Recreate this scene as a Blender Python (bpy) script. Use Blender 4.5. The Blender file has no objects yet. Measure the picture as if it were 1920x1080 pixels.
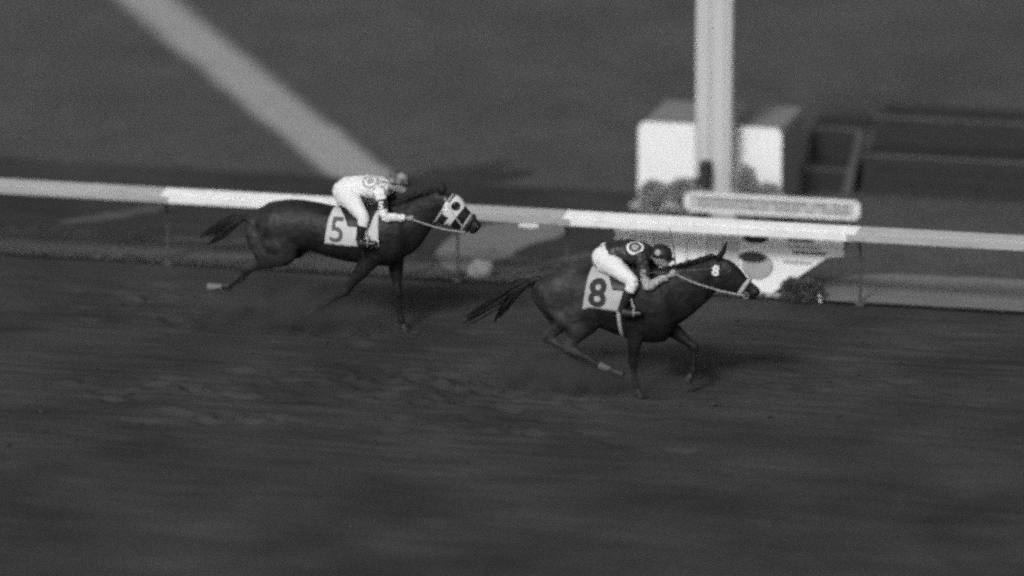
import bpy, bmesh, math, random
import numpy as np
from mathutils import Vector, Matrix, noise
from mathutils.bvhtree import BVHTree

random.seed(7)
rng = np.random.default_rng(7)
SC = bpy.context.scene
COL = SC.collection
R = math.radians

# ------------------------------------------------------------------ camera (long lens from the grandstand)
ELEV, YAW, DIST = R(14.0), R(13.7), 75.0
VIEW = Vector((-math.sin(YAW) * math.cos(ELEV), math.cos(YAW) * math.cos(ELEV), -math.sin(ELEV)))
cam_data = bpy.data.cameras.new('camera')
cam = bpy.data.objects.new('camera', cam_data)
COL.objects.link(cam)
cam.location = -DIST * VIEW
cam.rotation_euler = VIEW.to_track_quat('-Z', 'Y').to_euler()
cam_data.sensor_width = 36.0
cam_data.lens = 155.0 * DIST * 36.0 / 1920.0
cam_data.shift_y = 5.0 / 1920.0
cam_data.clip_start = 1.0
cam_data.clip_end = 2000.0
cam_data.dof.use_dof = True
cam_data.dof.focus_distance = 71.2
cam_data.dof.aperture_fstop = 0.22
SC.camera = cam

# ------------------------------------------------------------------ sky, sun, exposure (black and white film: neutral light)
SUN_EL, SUN_AZ = R(36.0), R(186.0)          # sun stands behind the grandstand
world = bpy.data.worlds.new('World')
SC.world = world
world.use_nodes = True
wn = world.node_tree
wn.nodes.clear()
w_out = wn.nodes.new('ShaderNodeOutputWorld')
w_bg = wn.nodes.new('ShaderNodeBackground')
w_bw = wn.nodes.new('ShaderNodeRGBToBW')
w_sky = wn.nodes.new('ShaderNodeTexSky')
w_sky.sky_type = 'NISHITA'
w_sky.sun_disc = False
w_sky.sun_elevation = SUN_EL
w_sky.sun_rotation = SUN_AZ
w_sky.dust_density = 4.0
wn.links.new(w_sky.outputs[0], w_bw.inputs[0])
wn.links.new(w_bw.outputs[0], w_bg.inputs[0])
w_bg.inputs[1].default_value = 0.06
wn.links.new(w_bg.outputs[0], w_out.inputs[0])

sun_data = bpy.data.lights.new('sun', 'SUN')
sun_data.energy = 1.5
sun_data.angle = R(11.0)
sun = bpy.data.objects.new('sun', sun_data)
COL.objects.link(sun)
sun_dir = Vector((math.cos(SUN_EL) * math.sin(SUN_AZ), math.cos(SUN_EL) * math.cos(SUN_AZ), math.sin(SUN_EL)))
sun.rotation_euler = sun_dir.to_track_quat('Z', 'Y').to_euler()
sun.location = sun_dir * 60

SC.view_settings.view_transform = 'Standard'
SC.view_settings.look = 'None'
SC.view_settings.exposure = 0.45
SC.view_settings.gamma = 1.0
SC.view_settings.use_curve_mapping = False
SC.cycles.pixel_filter_type = 'BLACKMAN_HARRIS'
SC.cycles.filter_width = 2.5
SC.cycles.use_adaptive_sampling = True
SC.cycles.adaptive_threshold = 0.06
SC.cycles.adaptive_min_samples = 28
SC.cycles.use_denoising = False             # leave the sampling grain: the picture is grainy film


# ------------------------------------------------------------------ helpers
def tag(o, label=None, cat=None, group=None, kind=None):
    if label: o['label'] = label
    if cat: o['category'] = cat
    if group: o['group'] = group
    if kind: o['kind'] = kind
    return o


def empty(name, loc=(0, 0, 0), rz=0.0):
    o = bpy.data.objects.new(name, None)
    COL.objects.link(o)
    o.location = loc
    o.rotation_euler = (0, 0, rz)
    o.empty_display_size = 0.2
    return o


def link(name, me, mats, parent=None, smooth=True):
    o = bpy.data.objects.new(name, me)
    COL.objects.link(o)
    for m in (mats if isinstance(mats, (list, tuple)) else [mats]):
        me.materials.append(m)
    if smooth:
        me.polygons.foreach_set('use_smooth', [True] * len(me.polygons))
    if parent is not None:
        o.parent = parent
    return o


def mesh(name, verts, faces):
    me = bpy.data.meshes.new(name)
    me.from_pydata([tuple(v) for v in verts], [], [tuple(f) for f in faces])
    me.validate()
    me.update()
    return me


class MB:
    """collects closed shapes into one mesh"""
    def __init__(self):
        self.v, self.f = [], []

    def add(self, vs, fs):
        b = len(self.v)
        self.v += [Vector(p) for p in vs]
        self.f += [tuple(i + b for i in q) for q in fs]

    def box(self, x0, x1, y0, y1, z0, z1):
        self.add([(x0, y0, z0), (x1, y0, z0), (x1, y1, z0), (x0, y1, z0), (x0, y0, z1), (x1, y0, z1), (x1, y1, z1), (x0, y1, z1)],
                 [(3, 2, 1, 0), (4, 5, 6, 7), (0, 1, 5, 4), (1, 2, 6, 5), (2, 3, 7, 6), (3, 0, 4, 7)])

    def blob(self, c, r, rot=None, seg=14, ring=9):
        c = Vector(c)
        vs = []
        for i in range(ring + 1):
            th = math.pi * i / ring
            for j in range(seg):
                ph = 2 * math.pi * j / seg
                p = Vector((r[0] * math.sin(th) * math.cos(ph), r[1] * math.sin(th) * math.sin(ph), r[2] * math.cos(th)))
                if rot is not None:
                    p = rot @ p
                vs.append(c + p)
        fs = []
        for i in range(ring):
            for j in range(seg):
                a, b = i * seg + j, i * seg + (j + 1) % seg
                fs.append((a, a + seg, b + seg, b))
        self.add(vs, fs)

    def loft(self, path, n=14, sub=4, power=2.0, lat=(0, 1, 0), caps=True):
        """path: (point, half height, half width across lat)"""
        P = [Vector(p[0]) for p in path]
        A = [p[1] for p in path]
        B = [p[2] for p in path]
        pts = []
        m = len(P)
        for i in range(m - 1):
            i0, i3 = max(i - 1, 0), min(i + 2, m - 1)
            for k in range(sub):
                t = k / sub
                h = lambda q: 0.5 * ((2 * q[i]) + (q[i + 1] - q[i0]) * t + (2 * q[i0] - 5 * q[i] + 4 * q[i + 1] - q[i3]) * t * t
                                     + (3 * q[i] - q[i0] - 3 * q[i + 1] + q[i3]) * t * t * t)
                pts.append((h(P), h(A), h(B)))
        pts.append((P[-1], A[-1], B[-1]))
        L0 = Vector(lat)
        vs, fs = [], []
        for i, (p, a, b) in enumerate(pts):
            T = pts[min(i + 1, len(pts) - 1)][0] - pts[max(i - 1, 0)][0]
            T.normalize()
            L = L0 - T * L0.dot(T)
            if L.length < 1e-3:
                L = Vector((1, 0, 0)) - T * T.x
            L.normalize()
            N = T.cross(L)
            for j in range(n):
                ph = 2 * math.pi * j / n
                c, s = math.cos(ph), math.sin(ph)
                c = math.copysign(abs(c) ** (2 / power), c)
                s = math.copysign(abs(s) ** (2 / power), s)
                vs.append(p + L * (b * c) + N * (a * s))
        for i in range(len(pts) - 1):
            for j in range(n):
                a, b = i * n + j, i * n + (j + 1) % n
                fs.append((a, b, b + n, a + n))
        if caps:
            k = len(vs)
            vs.append(pts[0][0]); vs.append(pts[-1][0])
            e = (len(pts) - 1) * n
            for j in range(n):
                fs.append((k, (j + 1) % n, j))
                fs.append((k + 1, e + j, e + (j + 1) % n))
        self.add(vs, fs)

    def tube(self, pts, r, n=8, sub=4):
        rr = r if isinstance(r, (list, tuple)) else [r] * len(pts)
        self.loft([(p, q, q) for p, q in zip(pts, rr)], n=n, sub=sub, lat=(0.13, 0.98, 0.11))

    def mesh(self, name):
        return mesh(name, self.v, self.f)


def remesh(mb, name, voxel, smooth=5, factor=0.5):
    me = mb.mesh(name + '_raw')
    o = bpy.data.objects.new(name + '_raw', me)
    COL.objects.link(o)
    m = o.modifiers.new('r', 'REMESH'); m.mode = 'VOXEL'; m.voxel_size = voxel
    s = o.modifiers.new('s', 'SMOOTH'); s.factor = factor; s.iterations = smooth
    dg = bpy.context.evaluated_depsgraph_get()
    dg.update()
    out = bpy.data.meshes.new_from_object(o.evaluated_get(dg))
    out.name = name
    bpy.data.objects.remove(o)
    bpy.data.meshes.remove(me)
    return out


def bvh_of(me):
    return BVHTree.FromPolygons([v.co.copy() for v in me.vertices], [tuple(p.vertices) for p in me.polygons])


def outer_hit(bvh, c, d, far=3.0):
    """outermost surface point met along c + t d, seen from outside"""
    h = bvh.ray_cast(c + d * far, -d, far)
    return h[0]


def solid(me, t):
    """give a sheet real thickness"""
    bm = bmesh.new(); bm.from_mesh(me)
    bmesh.ops.recalc_face_normals(bm, faces=bm.faces)
    bmesh.ops.solidify(bm, geom=bm.faces[:], thickness=t)
    bm.to_mesh(me); bm.free()
    return me


def grid_faces(nu, nv, closed_v=False):
    fs = []
    for i in range(nu - 1):
        for j in range(nv if closed_v else nv - 1):
            a, b = i * nv + j, i * nv + (j + 1) % nv
            fs.append((a, b, b + nv, a + nv))
    return fs


def wrap_band(name, bvh, c, axis, width, off, mat, parent, a0=0, a1=360, n=40, far=0.5, thick=0.004, ref=(0, 1, 0)):
    """a strap laid round a body: rays in the plane across axis"""
    axis = Vector(axis).normalized()
    c = Vector(c)
    L = Vector(ref) - axis * axis.dot(Vector(ref)); L.normalize()
    N = axis.cross(L)
    closed = (a1 - a0) >= 359.9
    vs = []
    cnt = n if closed else n + 1
    for i in range(5):
        cc = c + axis * width * (i / 4 - 0.5)
        e = off * (1.0 if i in (1, 2, 3) else 0.55)
        for j in range(cnt):
            a = R(a0 + (a1 - a0) * j / n)
            d = L * math.cos(a) + N * math.sin(a)
            h = outer_hit(bvh, cc, d, far)
            vs.append((h if h is not None else cc + d * 0.08) + d * e)
    me = mesh(name, vs, grid_faces(5, cnt, closed))
    solid(me, thick)
    return link(name, me, mat, parent)


def glyph(ch, size, bold=0.0):
    cu = bpy.data.curves.new('glyph', 'FONT')
    cu.body = ch; cu.size = size; cu.offset = bold
    cu.align_x = 'CENTER'; cu.align_y = 'CENTER'
    cu.resolution_u = 6
    o = bpy.data.objects.new('glyph', cu)
    COL.objects.link(o)
    dg = bpy.context.evaluated_depsgraph_get(); dg.update()
    me = bpy.data.meshes.new_from_object(o.evaluated_get(dg))
    bpy.data.objects.remove(o); bpy.data.curves.remove(cu)
    bm = bmesh.new(); bm.from_mesh(me)
    bmesh.ops.remove_doubles(bm, verts=bm.verts, dist=1e-5)
    for _ in range(4):
        es = [e for e in bm.edges if e.calc_length() > size * 0.07]
        if not es: break
        bmesh.ops.subdivide_edges(bm, edges=es, cuts=1, use_grid_fill=False)
        bmesh.ops.triangulate(bm, faces=bm.faces)
    vs = [v.co.copy() for v in bm.verts]
    bm.verts.index_update()
    fs = [tuple(v.index for v in f.verts) for f in bm.faces]
    bm.free(); bpy.data.meshes.remove(me)
    cx = (min(v.x for v in vs) + max(v.x for v in vs)) / 2
    cy = (min(v.y for v in vs) + max(v.y for v in vs)) / 2
    return [Vector((v.x - cx, v.y - cy, 0)) for v in vs], fs


def ring2d(r0, r1, n=40):
    vs = []
    for k in range(4):
        r = r0 + (r1 - r0) * k / 3
        for j in range(n):
            vs.append(Vector((r * math.cos(2 * math.pi * j / n), r * math.sin(2 * math.pi * j / n), 0)))
    return vs, grid_faces(4, n, True)


def disc2d(r, n=28, sx=1.0):
    vs, fs = [], []
    for k in range(1, 6):
        for j in range(n):
            vs.append(Vector((sx * r * k / 5 * math.cos(2 * math.pi * j / n), r * k / 5 * math.sin(2 * math.pi * j / n), 0)))
    fs = grid_faces(5, n, True)
    vs.append(Vector((0, 0, 0)))
    for j in range(n):
        fs.append((len(vs) - 1, j, (j + 1) % n))
    return vs, fs


def decal(name, shape, bvh, origin, ux, uy, off, mat, parent, far=0.6):
    """lay a flat print on a curved surface"""
    vs2, fs = shape
    ux, uy = Vector(ux).normalized(), Vector(uy)
    uy = (uy - ux * ux.dot(uy)).normalized()
    nz = ux.cross(uy)
    o = Vector(origin)
    vs = []
    for v in vs2:
        p = o + ux * v.x + uy * v.y
        h = bvh.ray_cast(p + nz * far, -nz, far * 2)
        q = h[0] if h[0] is not None else p
        vs.append(q + nz * off)
    me = mesh(name, vs, fs)
    solid(me, 0.0015)
    return link(name, me, mat, parent)


# ------------------------------------------------------------------ materials (greys of the film stock)
MATS = {}


def mat(name, g, rough=0.8, var=0.25, scale=12.0, stretch=(1, 1, 1), bump=0.0, bscale=60.0, spec=0.3, sheen=0.0, detail=5.0, rot=0.0, var2=0.0, scale2=1.0):
    if name in MATS: return MATS[name]
    m = bpy.data.materials.new(name)
    m.use_nodes = True
    nt = m.node_tree
    b = nt.nodes['Principled BSDF']
    b.inputs['Roughness'].default_value = rough
    b.inputs['Specular IOR Level'].default_value = spec
    b.inputs['Sheen Weight'].default_value = sheen
    tc = nt.nodes.new('ShaderNodeTexCoord')
    mp = nt.nodes.new('ShaderNodeMapping')
    mp.inputs['Scale'].default_value = stretch
    mp.inputs['Rotation'].default_value = (0, 0, rot)
    nt.links.new(tc.outputs['Object'], mp.inputs[0])
    nz = nt.nodes.new('ShaderNodeTexNoise')
    nz.inputs['Scale'].default_value = scale
    nz.inputs['Detail'].default_value = detail
    nt.links.new(mp.outputs[0], nz.inputs[0])
    rp = nt.nodes.new('ShaderNodeMapRange')
    rp.inputs['From Min'].default_value = 0.25
    rp.inputs['From Max'].default_value = 0.75
    rp.inputs['To Min'].default_value = g * (1 - var)
    rp.inputs['To Max'].default_value = g * (1 + var)
    nt.links.new(nz.outputs[0], rp.inputs[0])
    val = rp.outputs[0]
    if var2:
        n2 = nt.nodes.new('ShaderNodeTexNoise')
        n2.inputs['Scale'].default_value = scale2
        n2.inputs['Detail'].default_value = 3
        nt.links.new(tc.outputs['Object'], n2.inputs[0])
        r2 = nt.nodes.new('ShaderNodeMapRange')
        r2.inputs['From Min'].default_value = 0.3
        r2.inputs['From Max'].default_value = 0.7
        r2.inputs['To Min'].default_value = 1 - var2
        r2.inputs['To Max'].default_value = 1 + var2
        nt.links.new(n2.outputs[0], r2.inputs[0])
        mu = nt.nodes.new('ShaderNodeMath'); mu.operation = 'MULTIPLY'
        nt.links.new(val, mu.inputs[0]); nt.links.new(r2.outputs[0], mu.inputs[1])
        val = mu.outputs[0]
    nt.links.new(val, b.inputs['Base Color'])
    if bump:
        nb = nt.nodes.new('ShaderNodeTexNoise')
        nb.inputs['Scale'].default_value = bscale
        nb.inputs['Detail'].default_value = 6
        nt.links.new(mp.outputs[0], nb.inputs[0])
        bp = nt.nodes.new('ShaderNodeBump')
        bp.inputs['Strength'].default_value = bump
        bp.inputs['Distance'].default_value = 0.02
        nt.links.new(nb.outputs[0], bp.inputs['Height'])
        nt.links.new(bp.outputs[0], b.inputs['Normal'])
    MATS[name] = m
    return m


M_DIRT = mat('track_dirt', 0.049, 0.95, 0.25, 3.0, (0.22, 1.6, 1), 0.6, 40, 0.1, var2=0.30, scale2=0.55)
M_CLOD = mat('dirt_clod', 0.045, 0.95, 0.4, 30, bump=0.4, spec=0.1)
M_GRASS = mat('infield_turf', 0.090, 0.95, 0.22, 5.0, (0.4, 1.2, 1), 0.5, 60, 0.1, var2=0.16, scale2=0.45)
M_BLADE = mat('grass_blade', 0.092, 0.8, 0.25, 2.0, spec=0.1)
M_VERGE_AND_SHADOW = mat('verge_and_shadow', 0.046, 0.95, 0.30, 2.2, (0.35, 1.8, 1), 0.5, 40, 0.1, rot=R(-24), var2=0.25, scale2=0.35)  # dark ground of the verge; also colours the painted shadow tongue
M_PALE = mat('pale_patch', 0.19, 0.95, 0.15, 3.0, (0.5, 1.5, 1), 0.3, 40, 0.1, rot=R(-40))
M_SHADELIFT = mat('shade_lift', 0.19, 0.95, 0.12, 3.0, (0.5, 1.5, 1), 0.3, 40, 0.1)  # lighter turf tone that offsets the shade under the rail
M_PALE2 = mat('pale_patch_dull', 0.105, 0.95, 0.25, 3.0, (0.5, 1.5, 1), 0.3, 40, 0.1, rot=R(-40))
M_BAND = mat('pale_band', 0.35, 0.95, 0.10, 3.0, (1, 1, 1), 0.3, 50, 0.1, var2=0.06, scale2=0.5)
def blend_edge(m, g2):
    """soft edge: the pale colour fades into turf colour"""
    nt = m.node_tree; b = nt.nodes['Principled BSDF']
    src = b.inputs['Base Color'].links[0].from_socket
    at = nt.nodes.new('ShaderNodeAttribute'); at.attribute_name = 'edge'
    nz = nt.nodes.new('ShaderNodeTexNoise'); nz.inputs['Scale'].default_value = 4.0; nz.inputs['Detail'].default_value = 6
    tc = nt.nodes.new('ShaderNodeTexCoord'); nt.links.new(tc.outputs['Object'], nz.inputs[0])
    ma = nt.nodes.new('ShaderNodeMath'); ma.operation = 'MULTIPLY_ADD'; ma.inputs[1].default_value = 0.5; 
    nt.links.new(nz.outputs[0], ma.inputs[0]); nt.links.new(at.outputs['Fac'], ma.inputs[2])
    mr = nt.nodes.new('ShaderNodeMapRange'); mr.interpolation_type = 'SMOOTHSTEP'
    mr.inputs['From Min'].default_value = 0.36; mr.inputs['From Max'].default_value = 0.78
    nt.links.new(ma.outputs[0], mr.inputs[0])
    mx = nt.nodes.new('ShaderNodeMix'); mx.data_type = 'FLOAT'
    nt.links.new(mr.outputs[0], mx.inputs[0]); mx.inputs[2].default_value = g2; nt.links.new(src, mx.inputs[3])
    nt.links.new(mx.outputs[0], b.inputs['Base Color'])


blend_edge(M_BAND, 0.090)
M_WHITE = mat('white_paint', 0.74, 0.55, 0.11, 6.0, bump=0.05, bscale=30)
M_GREYPAINT = mat('grey_paint', 0.36, 0.7, 0.12, 5.0, (0.4, 2, 2), bump=0.15, bscale=40)
M_POST = mat('post_metal', 0.075, 0.6, 0.25, 14)
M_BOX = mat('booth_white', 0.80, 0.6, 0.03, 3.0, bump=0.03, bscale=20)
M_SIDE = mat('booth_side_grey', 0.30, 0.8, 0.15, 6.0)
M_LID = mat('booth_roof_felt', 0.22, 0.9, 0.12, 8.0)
M_PYLON = mat('pylon_paint', 0.50, 0.6, 0.10, 2.0, (4, 4, 0.25), bump=0.04, bscale=20)
M_PLANK = [mat('plank_%s' % n, g, 0.7, 0.10, 4.0, (5, 5, 0.5), bump=0.08, bscale=25) for n, g in (('pale', 0.74), ('mid', 0.62), ('bright', 0.80), ('dull', 0.52))]
M_SIGN = mat('sign_panel', 0.48, 0.6, 0.12, 5.0, (0.5, 1, 2))
M_PRINT = mat('sign_print', 0.12, 0.7, 0.4, 10.0)
M_INK = mat('dark_ink', 0.03, 0.7, 0.3, 10.0)
M_GREYINK = mat('grey_ink', 0.36, 0.7, 0.2, 10.0)
M_PLAT = mat('platform_timber', 0.028, 0.85, 0.3, 5.0, (1, 1, 4), bump=0.1)
M_NOSE = mat('platform_edge', 0.09, 0.7, 0.2, 5.0)
M_BRACE = mat('brace_timber', 0.075, 0.8, 0.2, 6.0)
M_LEAFP = mat('pale_leaf', 0.30, 0.7, 0.35, 9.0)
M_LEAFD = mat('dark_leaf', 0.085, 0.7, 0.4, 9.0)
M_STEM = mat('stem', 0.06, 0.9, 0.3, 20)
M_STONE = mat('pale_stone', 0.24, 0.85, 0.2, 8.0, bump=0.2, bscale=20)
M_COAT8 = mat('bay_coat', 0.0115, 0.52, 0.4, 5.0, spec=0.18, bump=0.9, bscale=12, var2=0.25, scale2=2.5)
M_COAT5 = mat('brown_coat', 0.0125, 0.48, 0.4, 5.0, spec=0.22, bump=0.9, bscale=12, var2=0.3, scale2=2.5)
M_HAIR = mat('mane_hair', 0.012, 0.5, 0.4, 20, spec=0.3)
M_SOCK = mat('white_sock', 0.15, 0.8, 0.2, 20)
M_HOOF = mat('hoof_horn', 0.03, 0.5, 0.3, 20)
M_PHOOF = mat('pale_hoof', 0.15, 0.6, 0.2, 20)
M_EYE = mat('eye_dark', 0.006, 0.08, 0.1, 5, spec=0.6)
M_CLOTH8 = mat('cloth_grey', 0.40, 0.9, 0.10, 9.0, bump=0.25, bscale=14)
M_CLOTH5 = mat('cloth_white', 0.52, 0.9, 0.10, 9.0, bump=0.25, bscale=14)
M_NUM8 = mat('number_dark', 0.035, 0.9, 0.2, 20)
M_NUM5 = mat('number_faded', 0.10, 0.9, 0.25, 14)
M_NUMW = mat('number_white', 0.72, 0.8, 0.05, 20)
M_LEATHER = mat('tack_leather', 0.018, 0.45, 0.3, 20, spec=0.4)
M_STRAP = mat('pale_strap', 0.34, 0.8, 0.12, 20)
M_FLEECE = mat('fleece', 0.42, 1.0, 0.2, 40, bump=0.6, bscale=60)
M_HOOD = mat('hood_white', 0.58, 0.85, 0.10, 16, bump=0.2, bscale=25)
M_SKIN = mat('skin', 0.30, 0.6, 0.08, 14)
M_BREECH = mat('breeches_white', 0.70, 0.85, 0.03, 9, bump=0.25, bscale=11)
M_SILKD = mat('silk_dark', 0.022, 0.45, 0.3, 9, bump=0.4, bscale=12, spec=0.5)
M_SILKW = mat('silk_white', 0.76, 0.6, 0.05, 9, bump=0.4, bscale=12)
M_SLEEVE = mat('sleeve_check', 0.34, 0.7, 0.55, 42, bump=0.3, bscale=14, detail=1)
M_BOOT = mat('boot_leather', 0.014, 0.35, 0.3, 12, spec=0.5)
M_CAPD = mat('cap_dark', 0.020, 0.5, 0.3, 9)
M_CAPP = mat('cap_pattern', 0.16, 0.6, 0.95, 13, detail=0)
M_STEEL = mat('stirrup_steel', 0.35, 0.35, 0.2, 9, spec=0.6)


# ------------------------------------------------------------------ ground
def axis_steps(a, b, fine, lo, hi, grow=1.5):
    xs = list(np.arange(a, b + fine / 2, fine))
    s = fine
    while xs[-1] < hi:
        s *= grow; xs.append(min(xs[-1] + s, hi))
    s = fine
    while xs[0] > lo:
        s *= grow; xs.insert(0, max(xs[0] - s, lo))
    return np.array(xs)


def make_track():
    xs = axis_steps(-8.5, 11.5, 0.07, -500, 500)
    ys = axis_steps(-15.0, 0.36, 0.048, -160, 0.36)
    X, Y = np.meshgrid(xs, ys, indexing='ij')
    Z = np.zeros_like(X)
    inside = ((X > -9) & (X < 12) & (Y > -15.5)).astype(float)
    ph = 0.35 * np.sin(X * 0.37) + 0.2 * np.sin(X * 0.93 + 1.1)
    for k in range(9):
        w = rng.uniform(0.5, 1.4)
        Z += 0.0017 * np.sin(Y * 2 * math.pi / rng.uniform(0.09, 0.36) + ph * w + rng.uniform(0, 6) + X * rng.uniform(-0.4, 0.4))
    for k in range(22):
        a = rng.uniform(0, 6.28); f = rng.uniform(1.0, 8.0)
        Z += 0.0022 * np.sin(X * math.cos(a) * f * 0.6 + Y * math.sin(a) * f + rng.uniform(0, 6))
    for k in range(420):                                    # hoof prints and scuffs
        cx, cy = rng.uniform(-8, 11), rng.uniform(-14, -0.4)
        lx, ly, dp = rng.uniform(0.08, 0.26), rng.uniform(0.06, 0.11), rng.uniform(0.006, 0.020)
        i0, i1 = np.searchsorted(xs, (cx - 3 * lx, cx + 3 * lx)); j0, j1 = np.searchsorted(ys, (cy - 3 * ly, cy + 3 * ly))
        q = ((X[i0:i1, j0:j1] - cx) / lx) ** 2 + ((Y[i0:i1, j0:j1] - cy) / ly) ** 2
        Z[i0:i1, j0:j1] += -dp * np.exp(-q) + 0.5 * dp * np.exp(-((np.sqrt(q) - 1.5) / 0.4) ** 2)
    for (cx, cy, rx, ry, n) in ((-3.6, -1.2, 1.1, .5, 26), (-2.6, -5.4, 1.4, .5, 34), (-.6, -4.6, 1.2, .6, 34), (1.0, -4.9, .9, .5, 28), (-2.6, -2.3, 1.6, .4, 30), (.9, -4.3, 1.4, .5, 34), (-1.6, -6.5, 1.2, .3, 16), (1.4, -6.3, 1.4, .4, 16), (4.2, -3.2, 1.6, .5, 14)):
        for k in range(n):                                  # ground churned by the field
            px, py = cx + rng.normal() * rx * .6, cy + rng.normal() * ry * .6
            lx, ly, dp = rng.uniform(0.09, 0.20), rng.uniform(0.07, 0.12), rng.uniform(0.02, 0.05)
            i0, i1 = np.searchsorted(xs, (px - 3 * lx, px + 3 * lx)); j0, j1 = np.searchsorted(ys, (py - 3 * ly, py + 3 * ly))
            q = ((X[i0:i1, j0:j1] - px) / lx) ** 2 + ((Y[i0:i1, j0:j1] - py) / ly) ** 2
            Z[i0:i1, j0:j1] += -dp * np.exp(-q) + 0.45 * dp * np.exp(-((np.sqrt(q) - 1.5) / 0.4) ** 2)
    Z = Z * inside - 0.012
    Z[:, -1] = -0.016
    nu, nv = X.shape
    vs = np.stack([X.ravel(), Y.ravel(), Z.ravel()], 1)
    me = bpy.data.meshes.new('track')
    me.vertices.add(len(vs)); me.vertices.foreach_set('co', vs.ravel())
    I, J = np.meshgrid(np.arange(nu - 1), np.arange(nv - 1), indexing='ij')
    a = (I * nv + J).ravel()
    q = np.stack([a, a + nv, a + nv + 1, a + 1], 1)
    me.loops.add(q.size); me.loops.foreach_set('vertex_index', q.ravel().astype(np.int32))
    me.polygons.add(len(q)); me.polygons.foreach_set('loop_start', np.arange(0, q.size, 4, dtype=np.int32))
    me.update(); me.validate()
    tag(link('track', me, M_DIRT), kind='structure')


make_track()


def sheet(name, outline, z, m, kind='structure'):
    me = mesh(name, [(x, y, z) for x, y in outline], [tuple(range(len(outline)))])
    return tag(link(name, me, m, smooth=False), kind=kind)


def wavy(x0, x1, y, amp, step=0.25, seed=0.0):
    n = int(abs(x1 - x0) / step)
    return [(x0 + (x1 - x0) * i / n, y + amp * noise.noise(Vector((x0 + (x1 - x0) * i / n, seed, 0))) + 0.4 * amp * noise.noise(Vector((5 * (x0 + (x1 - x0) * i / n), seed, 3)))) for i in range(n + 1)]


edge = wavy(-30, 30, 0.34, 0.05, 0.1, 1.0)
sheet('infield', [(-600, 0.34)] + edge + [(600, 0.34), (600, 900), (-600, 900)], 0.012, M_GRASS)
verge = wavy(-40, 1.9, 1.55, 0.5, 0.2, 4.0) + list(reversed(wavy(-40, 1.9, 5.38, 0.10, 0.2, 8.0)))
sheet('verge', verge, 0.018, M_VERGE_AND_SHADOW)
def patch(name, pts, z, m):
    out = []
    n = len(pts)
    for i in range(n):
        p0, p1, p2, p3 = [Vector(pts[(i + k) % n]) for k in (-1, 0, 1, 2)]
        for k in range(8):
            t = k / 8
            q = 0.5 * (2 * p1 + (p2 - p0) * t + (2 * p0 - 5 * p1 + 4 * p2 - p3) * t * t + (3 * p1 - p0 - 3 * p2 + p3) * t ** 3)
            q = q + Vector((noise.noise(Vector((q.x * 5, q.y * 5, 1))), noise.noise(Vector((q.x * 5, q.y * 5, 7))))) * 0.05
            out.append(tuple(q))
    return sheet(name, out, z, m)


patch('pale_ground', [(-.95, .75), (-1.35, 1.6), (-1.35, 2.5), (-1.0, 3.3), (-.25, 3.55), (-.05, 2.9), (-.35, 2.2), (-.5, 1.4)], .022, M_PALE)  # paler patch on the ground behind the rail
patch('pale_ground', [(-.4, .95), (-.1, 1.25), (.45, 2.0), (.75, 2.35), (.62, 2.0), (.3, 1.3), (-.1, .85)], .026, M_PALE2)  # from here on, paler streaks laid slantwise behind the rail
patch('pale_ground', [(-5.6, .55), (-5.0, .75), (-4.1, 1.5), (-3.75, 1.75), (-3.8, 1.45), (-4.4, .85), (-5.2, .42)], .022, M_PALE2)
patch('pale_ground', [(-6.4, 2.0), (-5.9, 2.25), (-5.35, 3.0), (-5.2, 3.3), (-5.5, 3.15), (-6.1, 2.5)], .022, M_PALE2)
patch('pale_ground', [(-4.4, .62), (-3.6, .95), (-2.9, 1.55), (-2.6, 1.95), (-2.75, 1.5), (-3.4, .75), (-4.0, .48)], .026, M_PALE2)
patch('pale_ground', [(-2.2, .50), (-1.6, .60), (-1.25, 1.0), (-1.3, .62), (-1.6, .42)], .026, M_PALE2)
patch('pale_ground', [(3.15, .40), (3.6, 1.2), (4.1, 1.75), (5.5, 1.9), (8.5, 1.9), (8.5, .40), (5.5, .38)], .022, M_SHADELIFT)  # turf painted paler here to offset the rail's shade
patch('painted_shadow', [(-2.9, 5.3), (-2.6, 6.0), (-2.1, 6.35), (-1.55, 6.95), (-1.75, 6.35), (-1.2, 6.3), (-1.35, 5.85), (-1.9, 5.3)], .020, M_VERGE_AND_SHADOW)  # dark tongue of cast shadow painted on as a ground sheet
PA, PB = Vector((-3.38, 5.36)), Vector((-9.52, 15.9))
pd = (PB - PA).normalized(); pn = Vector((pd.y, -pd.x))
pv, pe = [], []
for i in range(160):
    t = -0.5 + i * 0.5
    p = PA + pd * t
    c = 0.08 + 0.05 * noise.noise(Vector((t * 0.6, 2, 0)))
    for k in range(9):
        u = -1 + k / 4
        q = p + pn * (c + u * 0.57)
        pv.append((q.x, q.y, 0.016)); pe.append(1 - abs(u))
me = mesh('path', pv, grid_faces(160, 9))  # mesh of the pale diagonal band
at = me.attributes.new('edge', 'FLOAT', 'POINT')
at.data.foreach_set('value', pe)
tag(link('path', me, M_BAND), kind='structure')  # pale diagonal band across the turf, fading out at both sides



def make_grass(name, n, x0, x1, y0, y1, h, label, keep=None):
    vs, fs = [], []
    for k in range(n):
        x, y = rng.uniform(x0, x1), rng.uniform(y0, y1)
        if keep and not keep(x, y): continue
        hh = h * rng.uniform(0.5, 1.3)
        for b in range(3):
            a = rng.uniform(0, 6.283)
            dx, dy = math.cos(a), math.sin(a)
            ox, oy = rng.uniform(-.03, .03), rng.uniform(-.03, .03)
            w = rng.uniform(.004, .008)
            i = len(vs)
            vs += [(x + ox - dy * w, y + oy + dx * w, .01), (x + ox + dy * w, y + oy - dx * w, .01), (x + ox + dx * hh * .5, y + oy + dy * hh * .5, .01 + hh)]
            fs.append((i, i + 1, i + 2))
    tag(link(name, mesh(name, vs, fs), M_BLADE, smooth=False), label, 'grass', kind='stuff')


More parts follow.
